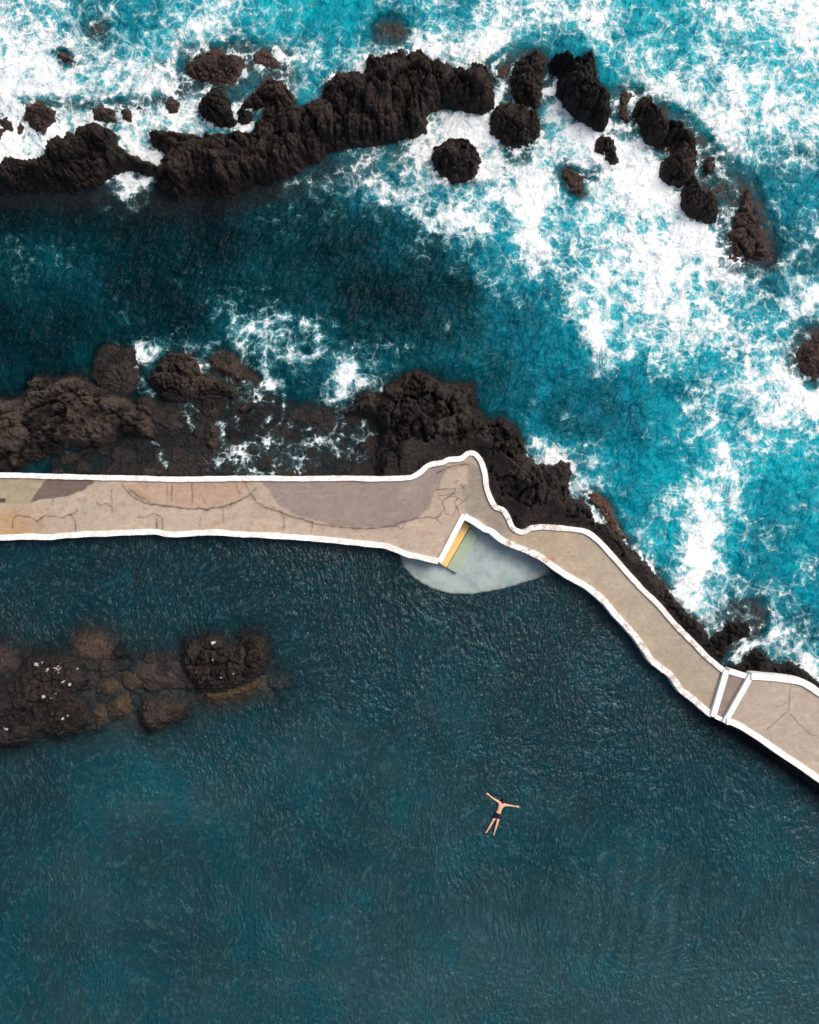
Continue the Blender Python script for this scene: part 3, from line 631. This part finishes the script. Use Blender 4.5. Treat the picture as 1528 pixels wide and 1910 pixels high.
sea = link('sea_water', me, M_sea); tag(sea, kind='structure')
_r = np.hypot(X-W(560,1600)[0], Y-W(560,1600)[1]); _g = np.exp(-(((_px-1190)/170)**2+((_py-1740)/150)**2))
ZP = .034*np.sin(2*pi*(_r+.25*fbm(X*.5,Y*.5,2,7))/.95)*_g*sstep(.5,1.5,inp)
_b = WP([(909,1483),(936,1499),(966,1505)],0); _c2 = WP([(936,1499),(927,1520),(914,1555)],0)
_d = np.minimum(linedist(_b, X, Y), linedist(_c2, X, Y))
ZP = ZP+np.where(_d < 2.5, .013*np.sin(2*pi*(_d-.1+.12*fbm(X*2,Y*2,2,8))/.38)*np.exp(-_d/.45)*sstep(.12,.3,_d), 0)-.02*np.exp(-(_d/.2)**2)
me = grid_mesh('pool_water', X, Y, ZP, cellpool, {'tone':('FLOAT',pt), 'hue':('FLOAT',hue), 'depth':('FLOAT',depth), 'flow':('FLOAT_VECTOR',np.stack([X+.5*fbm(X*.15,Y*.15,2,111)*4, Y+2*fbm(X*.12,Y*.12,2,112), X*0], -1))})
pool = link('pool_water', me, M_pool); tag(pool, kind='structure')
# sea bed
xs = np.concatenate([[-600,-200,-80,-40], np.arange(-30,30.1,.5), [40,80,200,600]])
BX, BY = np.meshgrid(xs, xs*1.15)
me = grid_mesh('sea_bed', BX, BY, -3.9+.5*fbm(BX*.2,BY*.2,3,2), np.ones((len(xs)-1,)*2, bool))
tag(link('sea_bed', me, M_bed), kind='structure')

# rocks as separate things
for r in R:
    x0, x1, y0, y1 = r['bb']
    area = (x1-x0)*(y1-y0)
    st = .03 if area < 40 else (.04 if area < 140 else .055)
    if r['sub']: st = .06
    xa = np.arange(x0, x1, st); ya = np.arange(y0, y1, st)
    GX, GY = np.meshgrid(xa, ya)
    h = rock_h(r, GX, GY); cellv = r['cid']
    if r['group'] == G3:
        ws = sdf(wall_poly, GX, GY)
        h = np.where(ws > .12, np.minimum(h, -.4), np.minimum(h, ZD-.06+.05*fbm(GX*3,GY*3,3,9)+np.clip(-ws-.24, 0, 9)*.9))
    lo = -1.0 if not r['sub'] else -1.5
    if r['H'] <= -.3: lo = -1.9
    keepv = h > lo
    keep = keepv[:-1,:-1] | keepv[1:,1:] | keepv[1:,:-1] | keepv[:-1,1:]
    hh = np.maximum(h, lo-.6)
    speck = h*0
    if r['group'] == G4 and not r['sub']:
        for sx, sy, sr in [(65,1240,7),(76,1236,4),(88,1250,5),(106,1246,8),(113,1252,3),(118,1272,5),(128,1278,5),(85,1298,5),(94,1304,4),(100,1295,3),(118,1340,4),(124,1335,4),(8,1360,6),(398,1198,5),(399,1228,4),(415,1262,5),(437,1255,3),(55,1300,3),(140,1250,3)]:
            qx, qy = W(sx, sy, .3); rr_ = sr/S*.8
            speck = np.maximum(speck, np.exp(-((GX-qx)**2+(GY-qy)**2*1.3)/(rr_*rr_))*(.7+2.2*fbm(GX*9,GY*9,3,77)))
    rk = np.stack([np.full_like(h, np.clip(r['tone'],0,1)), np.full_like(h, min(r['brown'],1)), h*0+max(0, r['brown']-.9)*2, np.clip(speck,0,1)], -1)
    me = grid_mesh(r['name'], GX, GY, hh, keep, {'rk':('FLOAT_COLOR', rk), 'cell':('FLOAT', cellv)}, smooth=True)
    o = link(r['name'], me, M_rock)
    tag(o, r['label'], 'rock', r['group'])

# ------------------------------------------------------------------ walkway surface (path), patches and cracks
cracks = [([(24,985),(25,968),(30,962),(52,965),(70,971),(82,963),(100,963),(120,965),(135,958),(145,951)],2.4),([(131,958),(141,975),(142,987)],2.4),([(180,938),(190,942),(198,938),(210,945)],1.8),
 ([(257,965),(272,965),(285,958),(300,962)],2),([(292,968),(292,986)],3),([(303,968),(302,988)],3),([(208,910),(208,935),(210,960)],1.2),([(320,900),(321,935)],2.),([(313,898),(311,925)],1.4),([(358,900),(359,938)],2.2),
 ([(375,922),(382,932),(386,942)],1.8),([(438,895),(445,915),(447,920)],1.4),([(400,905),(402,912)],1.2),([(372,962),(374,970),(371,980)],1.8),([(416,950),(416,972)],2),([(529,965),(528,984)],2.2),([(582,975),(581,995)],1.6),([(100,930),(98,945)],1.2),
 ([(228,905),(245,925),(270,938),(300,943),(330,945),(350,949),(385,950),(415,945),(440,937),(462,925),(478,912)],3.6),([(455,897),(466,918),(480,938),(500,948),(525,956),(555,967),(600,979),(640,984),(665,986),(700,985),(735,980),(755,972)],2.8),
 ([(240,912),(262,928),(280,935)],3),
 ([(815,882),(828,876),(845,869),(860,867),(876,866)],2.6),([(812,912),(860,912),(868,905)],1.6),([(720,984),(736,980),(750,986),(756,972),(775,967),(800,965),(812,966),(822,960),(830,950),(826,935),(842,925),(850,912)],2.),
 ([(812,966),(822,976)],1.8),([(832,958),(845,963),(852,948),(848,935),(856,928)],1.8),([(830,930),(850,925),(862,935)],1.8),([(856,960),(853,945),(865,935),(872,925)],1.6),([(820,925),(845,922),(858,918)],2.),([(850,895),(855,897),(850,901),(847,897)],1.6),
 ([(860,905),(866,912)],3.5),([(1474,1280),(1473,1300),(1472,1325),(1460,1335),(1448,1345),(1430,1362)],1.6),([(1474,1330),(1490,1350),(1505,1365),(1530,1378)],1.6),([(1450,1318),(1465,1312),(1472,1308)],1.2)]
BE = lin(206,182,160); TAN = lin(200,176,150); GREY = lin(170,150,138)
def shade_deck(GX, GY, z, terrace=False):
    k = CAMH/(CAMH-z); PX = 764+GX*k*S; PY = 955-GY*k*S
    wx = fbm(GX*2.2, GY*2.2, 5, 201, .65)*9; wy = fbm(GX*2.2+7, GY*2.2, 5, 202, .65)*9
    col = np.zeros(GX.shape+(3,))+BE
    def blend(m, c): col[:] = col*(1-m[...,None])+c*m[...,None]
    n = fbm(GX*.7, GY*.7, 4, 203); n2 = fbm(GX*2.5, GY*2.5, 4, 204)
    if terrace:
        blend(.6*sstep(-.1,.5,n), lin(204,184,168)); blend(np.full(GX.shape,.5), lin(200,180,164))
    else:
        blend(sstep(120,0,PX+20*n)*sstep(930,975,PY)*.8, lin(206,158,104))
        blend(sstep(.0,.6,n)*.5, lin(216,182,154))
        blend(.55*sstep(.1,.5,n2), lin(186,150,128))
        # grey asphalt-like patch in the middle
        def poly(pts, c, amt=1., soft=2.5, wob=1.):
            d = sdf(np.array(pts, float), PX+wx*wob, PY+wy*wob); blend(amt*sstep(-soft, soft, d), c)
        poly([(-3000,860),(84,860),(84,894),(50,939),(-3000,939)], lin(186,166,136), 1, 1, .15)
        poly([(86,860),(180,860),(178,898),(160,912),(128,926),(90,930),(54,937),(86,893)], lin(128,108,98), 1, 1.5, .6)
        poly([(470,880),(820,850),(836,870),(822,905),(808,925),(802,945),(785,962),(768,972),(752,976),(738,984),(700,982),(670,984),(620,980),(560,962),(520,945),(505,920),(485,896)], GREY, 1, 2., .6)
        poly([(228,900),(470,896),(440,935),(400,945),(350,945),(290,940),(250,925)], lin(202,160,132), .5, 4)
        # smooth grey strip and tan right stretch
        poly([(872,868),(905,870),(912,930),(950,985),(985,1010),(930,1000),(905,975),(868,955),(862,915),(875,900)], lin(168,152,138), .9, 5)
        poly([(940,975),(1000,985),(1100,985),(1350,1240),(1340,1340),(1300,1320),(1000,1040),(960,1015)], TAN, 1, 7)
        m = sstep(1080,1200,PX)*sstep(1150,1260,PY); blend(m*.75, lin(188,168,144))
        m = sstep(1060,1110,PX)*np.exp(-((PY-PX*1.0+10+60)/45)**2); blend(m*.5, lin(196,180,162))
        blend(.6*np.exp(-(((PX-1030)/6)**2+((PY-1043)/4)**2)), lin(190,110,40))
        blend(.9*((np.abs(PX-4)<6)&(np.abs(PY-934)<4)), lin(80,66,52))
    for pts, w in cracks:
        pts = np.array(pts, float)
        if pts[:,0].max() < PX.min()-9 or pts[:,0].min() > PX.max()+9: continue
        i = (PX > pts[:,0].min()-9) & (PX < pts[:,0].max()+9) & (PY > pts[:,1].min()-9) & (PY < pts[:,1].max()+9)
        d = linedist(pts, (PX+wx*.45)[i], (PY+wy*.45)[i])
        mm = np.zeros(GX.shape); mm[i] = sstep(w*.6+.5, w*.1, d)*(.62+.5*n2[i])+.22*sstep(w*2.6+2, 0, d)*(.5+n2[i])*(w > 2)
        blend(np.clip(mm,0,1), lin(84,60,50))
    return col*np.array([.74,.80,.84])
def deck(name, poly, z, x0, x1, y0, y1, parent=None, st=.04, terrace=False):
    GX, GY = np.meshgrid(np.arange(x0, x1, st), np.arange(y0, y1, st))
    d = sdf(poly, GX, GY)
    kv = d > .0
    keep = kv[:-1,:-1] & kv[1:,1:] & kv[1:,:-1] & kv[:-1,1:]
    col = shade_deck(GX, GY, z, terrace)
    Zd = z+.012*fbm(GX*.6, GY*.6, 3, 210)
    c4 = np.concatenate([col, np.ones(col.shape[:2]+(1,))], -1)
    me = grid_mesh(name, GX, GY, Zd, keep, {'tint':('FLOAT_COLOR', c4)})
    return link(name, me, M_deck, parent)
xlo, ylo = -27, min(south_all[:,1].min(), -10.2)
sub = deck_poly[::2]
o = deck('path', sub, ZD+.004, xlo, W(1362,0,ZD)[0], -10.6, 3.4)
tag(o, kind='structure')
o = deck('terrace_paving', terr_poly, ZR+.004, W(1350,0,ZR)[0], 27., -18, -7.5, terrace=True)
tag(o, kind='structure')

# sea wall: masonry body and white edging
wall = empty('sea_wall', (*W(1000,1010,0), 0))
tag(wall, 'long winding concrete sea wall with worn white painted edges between surf and pool', 'sea wall')
def prism(bm, poly, z0, z1):
    P = [tuple(p) for p in poly]
    bot = [bm.verts.new((x, y, z0)) for x, y in P]; top = [bm.verts.new((x, y, z1)) for x, y in P]
    n = len(P)
    for i in range(n): bm.faces.new((bot[i], bot[(i+1)%n], top[(i+1)%n], top[i]))
    f = bm.faces.new(top); bmesh.ops.triangulate(bm, faces=[f])
def bm_obj(name, bm, mat, parent=None, smooth=False):
    bmesh.ops.recalc_face_normals(bm, faces=bm.faces[:])
    me = bpy.data.meshes.new(name); bm.to_mesh(me); bm.free()
    if smooth: me.polygons.foreach_set('use_smooth', [True]*len(me.polygons))
    return link(name, me, mat, parent)
bm = bmesh.new()
prism(bm, deck_poly[::3], -3.5, ZD-.012); prism(bm, terr_poly[::2], -3.5, ZR-.012)
bm_obj('wall_body', bm, M_wall, wall)

def edging(path, z, width=.31, h=ZE, parent=None, wear=.25, wearfn=None, name='edging', seed=1, wobble=.048, side=0):
    """painted coping: rounded strip following a polyline"""
    P = np.array(path); n = len(P)
    T_ = np.gradient(P, axis=0); T_ /= np.linalg.norm(T_, axis=1)[:,None]+1e-9
    N_ = np.stack([-T_[:,1], T_[:,0]], -1)
    s = np.concatenate([[0], np.cumsum(np.linalg.norm(np.diff(P, axis=0), axis=1))])
    wl = width/2+wobble*fbm(s*1.1, s*0+seed, 6, seed, .62); wr = width/2+wobble*fbm(s*1.1, s*0+seed+9, 6, seed+3, .62)
    hz = .008*fbm(s*2, s*0+3, 3, seed+5)
    prof = [(-1.03,-.45),(-1.0,h-.02),(-.94,h),(0,h+.003),(.94,h),(1.0,h-.02),(1.03,-.45)]
    V = []; Wr = []
    for (u, zz) in prof:
        off = np.where(u < 0, u*wl, u*wr)
        V.append(np.stack([P[:,0]+N_[:,0]*off, P[:,1]+N_[:,1]*off, z+zz+hz*(zz > 0)], -1)); Wr.append(wearfn(s, P) if wearfn else np.full(n, wear))
    V = np.stack(V, 1).reshape(-1, 3); Wr = np.stack(Wr, 1).ravel()
    k = len(prof); i = np.arange(n-1)[:,None]*k+np.arange(k-1)[None,:]
    F = np.stack([i, i+k, i+k+1, i+1], -1).reshape(-1, 4)
    me = mesh_np(name, V, F, {'wear':('FLOAT', Wr)}, smooth=False)
    # close the ends
    bm = bmesh.new(); bm.from_mesh(me); bm.verts.ensure_lookup_table()
    bm.faces.new([bm.verts[j] for j in range(k)]); bm.faces.new([bm.verts[(n-1)*k+j] for j in reversed(range(k))])
    bmesh.ops.recalc_face_normals(bm, faces=bm.faces[:]); bm.to_mesh(me); bm.free()
    return link(name, me, M_paint, parent)
def wn(s, P):
    px = 764+P[:,0]*S*CAMH/(CAMH-ZD)
    return np.clip(.40+.65*sstep(905,940,px)*sstep(1060,1000,px)+.3*sstep(1100,1300,px), 0, 1)
def ws2(s, P):
    px = 764+P[:,0]*S*CAMH/(CAMH-ZD)
    return np.clip(.15+.9*sstep(925,950,px)*sstep(1060,1010,px)+.6*sstep(1040,1120,px), 0, 1)
edging(NL, ZD, .26, parent=wall, wearfn=wn, seed=2).name = 'edging'
edging(SL, ZD, .28, parent=wall, wear=.42, seed=4, wobble=.06)
bend = np.vstack([NO[:1], NO[1:2]+(NO[1:2]-NO[:1])*.0, ])
edging(catmull([W(820,1048.5,ZD+ZE), W(842,1006,ZD+ZE), W(866,960,ZD+ZE)], .12), ZD+.002, .27, parent=wall, wear=.1, seed=6, wobble=.012)
edging(S2, ZD+.004, .30, parent=wall, wearfn=ws2, seed=8, wobble=.06)
edging(NTr, ZR, .33, parent=wall, wear=.3, seed=10)
edging(STr, ZR, .30, parent=wall, wear=.35, seed=12)

# steps between the walkway and the raised terrace
steps = empty('concrete_steps', (*W(1360,1300,ZD), ZD))
tag(steps, 'two white-edged concrete steps climbing to the raised terrace at the right', 'steps')
def quad_slab(name, px4, z0, z1, mat, parent, col=None, bevel=.012):
    bm = bmesh.new(); prism(bm, WP(px4, z1), z0, z1)
    ob = bm_obj(name, bm, mat, parent)
    if mat is M_deck:
        a = ob.data.attributes.new('tint', 'FLOAT_COLOR', 'POINT')
        for d in a.data: d.color = (*col, 1)
    if mat is M_paint:
        a = ob.data.attributes.new('wear', 'FLOAT', 'POINT')
        for d in a.data: d.value = .08
    md = ob.modifiers.new('bevel', 'BEVEL'); md.width = bevel; md.segments = 2
    return ob
quad_slab('tread', [(1357,1256),(1400,1268),(1353,1344),(1335,1336)], -1.5, ZT, M_deck, steps, lin(146,132,124))
def nosing(a, b, z, w):
    P = catmull([W(*a, z), W(*b, z)], .15)
    e = edging(P, z-.11, w, h=.125, parent=steps, wear=.06, seed=20, wobble=.006, name='nosing'); return e
nosing((1356,1250),(1330.5,1337), ZT+.012, .29); nosing((1402.5,1259),(1352,1348.5), ZR+.012, .27)
edging(catmull([W(1359,1252,ZT), W(1397,1263,ZT)], .12), ZT-.04, .26, parent=steps, wear=.1, seed=22, wobble=.01, name='side_edging')
edging(catmull([W(1334,1336,ZT), W(1353,1345,ZT)], .12), ZT-.04, .20, parent=steps, wear=.1, seed=24, wobble=.01, name='side_edging')

# slipway in the notch
slip = empty('slipway', (*W(880,1050), -.3))
tag(slip, 'pale concrete slipway just under the pool surface with a yellow-painted ledge', 'slipway')
GX, GY = np.meshgrid(np.arange(-1.2, 7.8, .05), np.arange(-4.6, .4, .05))
hz, dd = slip_h(GX, GY)
top = -.17-.05*(W(0,960)[1]-GY)+.012*fbm(GX*2,GY*2,3,3)
zz = np.where(dd > 0, top, top+dd*4)
kv = dd > -.25; keep = kv[:-1,:-1] & kv[1:,1:] & kv[1:,:-1] & kv[:-1,1:]
me = grid_mesh('slab', GX, GY, zz, keep); link('slab', me, M_slip, slip)
M_yel = plain('yellow_paint', lin(230,190,118), .7, 4., .2, lin(212,176,112))
M_jade = plain('algae_green_concrete', lin(168,180,160), .7, 3., .2, lin(184,184,158))
def slab2(name, px4, z0, z1, mat):
    bm = bmesh.new(); prism(bm, WP(px4, z1), z0, z1); ob = bm_obj(name, bm, mat, slip)
    md = ob.modifiers.new('bevel', 'BEVEL'); md.width = .03; md.segments = 2
slab2('ledge', [(864,968),(876.5,982),(833,1059),(816,1049)], -.6, .05, M_yel)
slab2('lower_step', [(877,984),(891,1000),(853,1070),(833.5,1059.5)], -.6, -.09, M_jade)

# ------------------------------------------------------------------ swimmer
M_skin = plain('skin', lin(232,178,152), .5, 20., .1, lin(220,164,136))
M_hair = plain('brown_hair', lin(52,26,18), .6, 40., .6, lin(26,14,10))
M_short = plain('dark_fabric', lin(30,26,34), .8, 30., .4, lin(18,16,24))
cx, cy = W(929.5, 1517)
person = empty('person', (cx, cy, 0.)); tag(person, 'person in dark swim shorts floating with arms spread in the calm pool', 'person')
ZB = .035
def wp(px, py, dz=0): x, y = W(px, py, ZB); return (x, y, ZB+dz)
def skin_obj(name, verts, edges, radii, mat, root=0, sub=2, flat=None):
    me = bpy.data.meshes.new(name); me.from_pydata(verts, edges, [])
    ob = bpy.data.objects.new('tmp', me); C.objects.link(ob)
    md = ob.modifiers.new('s', 'SKIN'); md.use_smooth_shade = True
    for i, r in enumerate(radii):
        me.skin_vertices[0].data[i].radius = (r, r) if not hasattr(r, '__len__') else r
        me.skin_vertices[0].data[i].use_root = (i == root)
    sb = ob.modifiers.new('u', 'SUBSURF'); sb.levels = sub; sb.render_levels = sub
    dg = bpy.context.evaluated_depsgraph_get(); m2 = bpy.data.meshes.new_from_object(ob.evaluated_get(dg))
    bpy.data.objects.remove(ob); m2.name = name; m2.materials.clear()
    m2.polygons.foreach_set('use_smooth', [True]*len(m2.polygons))
    return link(name, m2, mat, person)
V = []; E = []; RR = []
def v(p, r, parent=None):
    V.append(p); RR.append(r)
    if parent is not None: E.append((parent, len(V)-1))
    return len(V)-1
pel = v(wp(928.3,1519), (.135,.10)); wst = v(wp(930.8,1512.5,.0), (.115,.09), pel); chest = v(wp(934,1504,.01), (.145,.10), wst); uch = v(wp(936,1499.2,.015), (.12,.085), chest)
neck = v(wp(937.2,1496.2,.02), .06, uch); hd = v(wp(938.2,1493.6,.02), .085, neck); hd2 = v(wp(939,1490.8,.01), .08, hd)
def hand(w, d, n, s):
    # palm, four fingers, thumb
    px_, py_ = w; dx, dy = d
    pal = v(wp(px_+dx*2.2, py_+dy*2.2), .034, n)
    nx_, ny_ = -dy, dx
    for k, (o_, l_) in enumerate([(-1.15,3.0),(-.4,3.5),(.4,3.3),(1.15,2.6)]):
        b = v(wp(px_+dx*3.6+nx_*o_, py_+dy*3.6+ny_*o_), .011, pal)
        c = v(wp(px_+dx*(3.6+l_*.55)+nx_*o_*1.2, py_+dy*(3.6+l_*.55)+ny_*o_*1.2, .004), .009, b)
        v(wp(px_+dx*(3.6+l_)+nx_*o_*1.3, py_+dy*(3.6+l_)+ny_*o_*1.3, -.012), .008, c)
    t1 = v(wp(px_+dx*1.9+nx_*1.6*s, py_+dy*1.9+ny_*1.6*s, -.005), .012, pal); v(wp(px_+dx*3.2+nx_*2.6*s, py_+dy*3.2+ny_*2.6*s, -.015), .009, t1)
def unit(a, b): L_ = math.hypot(b[0]-a[0], b[1]-a[1]); return ((b[0]-a[0])/L_, (b[1]-a[1])/L_)
sh1 = v(wp(931.2,1496.3,.01), .068, uch); el = v(wp(920.6,1489.5), .045, sh1); wr_ = v(wp(912.6,1483.6), .030, el)
hand((912.6,1483.6), unit((920.6,1489.5),(912.2,1482.6)), wr_, 1)
sh2 = v(wp(942,1501,.01), .068, uch); el = v(wp(952.6,1502.6), .045, sh2); wr_ = v(wp(962.2,1504.2), .030, el)
hand((962.2,1504.2), unit((952.6,1502.6),(962.4,1504.3)), wr_, -1)
for hip, kn, an, ft in (((924.8,1521.5),(917,1535.5),(909.2,1549.2),(906.4,1553.6)), ((930.2,1523.2),(926.4,1539.5),(922.2,1552.5),(921.2,1558))):
    a = v(wp(*hip), .088, pel); b = v(wp((hip[0]+kn[0])/2, (hip[1]+kn[1])/2), .075, a); b = v(wp(*kn), .056, b)
    c = v(wp(kn[0]*.6+an[0]*.4, kn[1]*.6+an[1]*.4, .01), .057, b); d = v(wp(*an), .034, c); v(wp(*ft, .0), (.045,.022), d)
skin_obj('body', V, E, RR, M_skin, 0)
# hair
V = []; E = []; RR = []
a = v(wp(938.4,1493.8,.045), .088); b = v(wp(939.3,1490.4,.035), .075, a); c = v(wp(937.2,1496.4,.06), .06, a); v(wp(935.8,1498.3,.065), .03, c); v(wp(938.6,1498,.065), .03, c)
skin_obj('hair', V, E, RR, M_hair, 0)
# shorts
V = []; E = []; RR = []
a = v(wp(928.6,1518.4,.012), (.155,.12)); b = v(wp(930.2,1514.2,.012), (.14,.112), a)
for hip, kn in (((924.4,1521.2),(920.4,1525.4)), ((930.6,1523),(930.2,1527.5))):
    c = v(wp(*hip, .012), .108, a); v(wp(*kn, .012), .104, c)
skin_obj('swim_shorts', V, E, RR, M_short, 0)

# ------------------------------------------------------------------ camera, light, world
cam = bpy.data.cameras.new('camera'); co = bpy.data.objects.new('camera', cam); C.objects.link(co)
co.location = (0, 0, CAMH); co.rotation_euler = (0, 0, 0)
cam.sensor_fit = 'VERTICAL'; cam.sensor_height = 36; cam.lens = 36*CAMH/(1910/S); cam.clip_end = 3000
bpy.context.scene.camera = co
SUN_EL, SUN_DX, SUN_DY = radians(50), .78, .62
sl = bpy.data.lights.new('sun', 'SUN'); sl.energy = 1.5; sl.angle = radians(34); sl.color = (1., .95, .89)
so = bpy.data.objects.new('sun', sl); C.objects.link(so)
az = math.atan2(SUN_DY, SUN_DX)
from mathutils import Vector
dirv = Vector((cos(az)*cos(SUN_EL), sin(az)*cos(SUN_EL), sin(SUN_EL)))
so.rotation_euler = dirv.to_track_quat('Z', 'Y').to_euler(); so.location = (20, 20, 30)
w = bpy.data.worlds.new('World'); bpy.context.scene.world = w; w.use_nodes = True
nt = w.node_tree; bg = nt.nodes['Background']; sk = nt.nodes.new('ShaderNodeTexSky'); sk.sky_type = 'NISHITA'; sk.sun_disc = False; sk.dust_density = 6; sk.air_density = 1.0; sk.ozone_density = .6
sk.sun_elevation = SUN_EL; sk.sun_rotation = pi/2-az
nt.links.new(sk.outputs[0], bg.inputs[0]); bg.inputs[1].default_value = .095
vs = bpy.context.scene.view_settings; vs.view_transform = 'Standard'; vs.look = 'None'; vs.exposure = .48; vs.gamma = 1
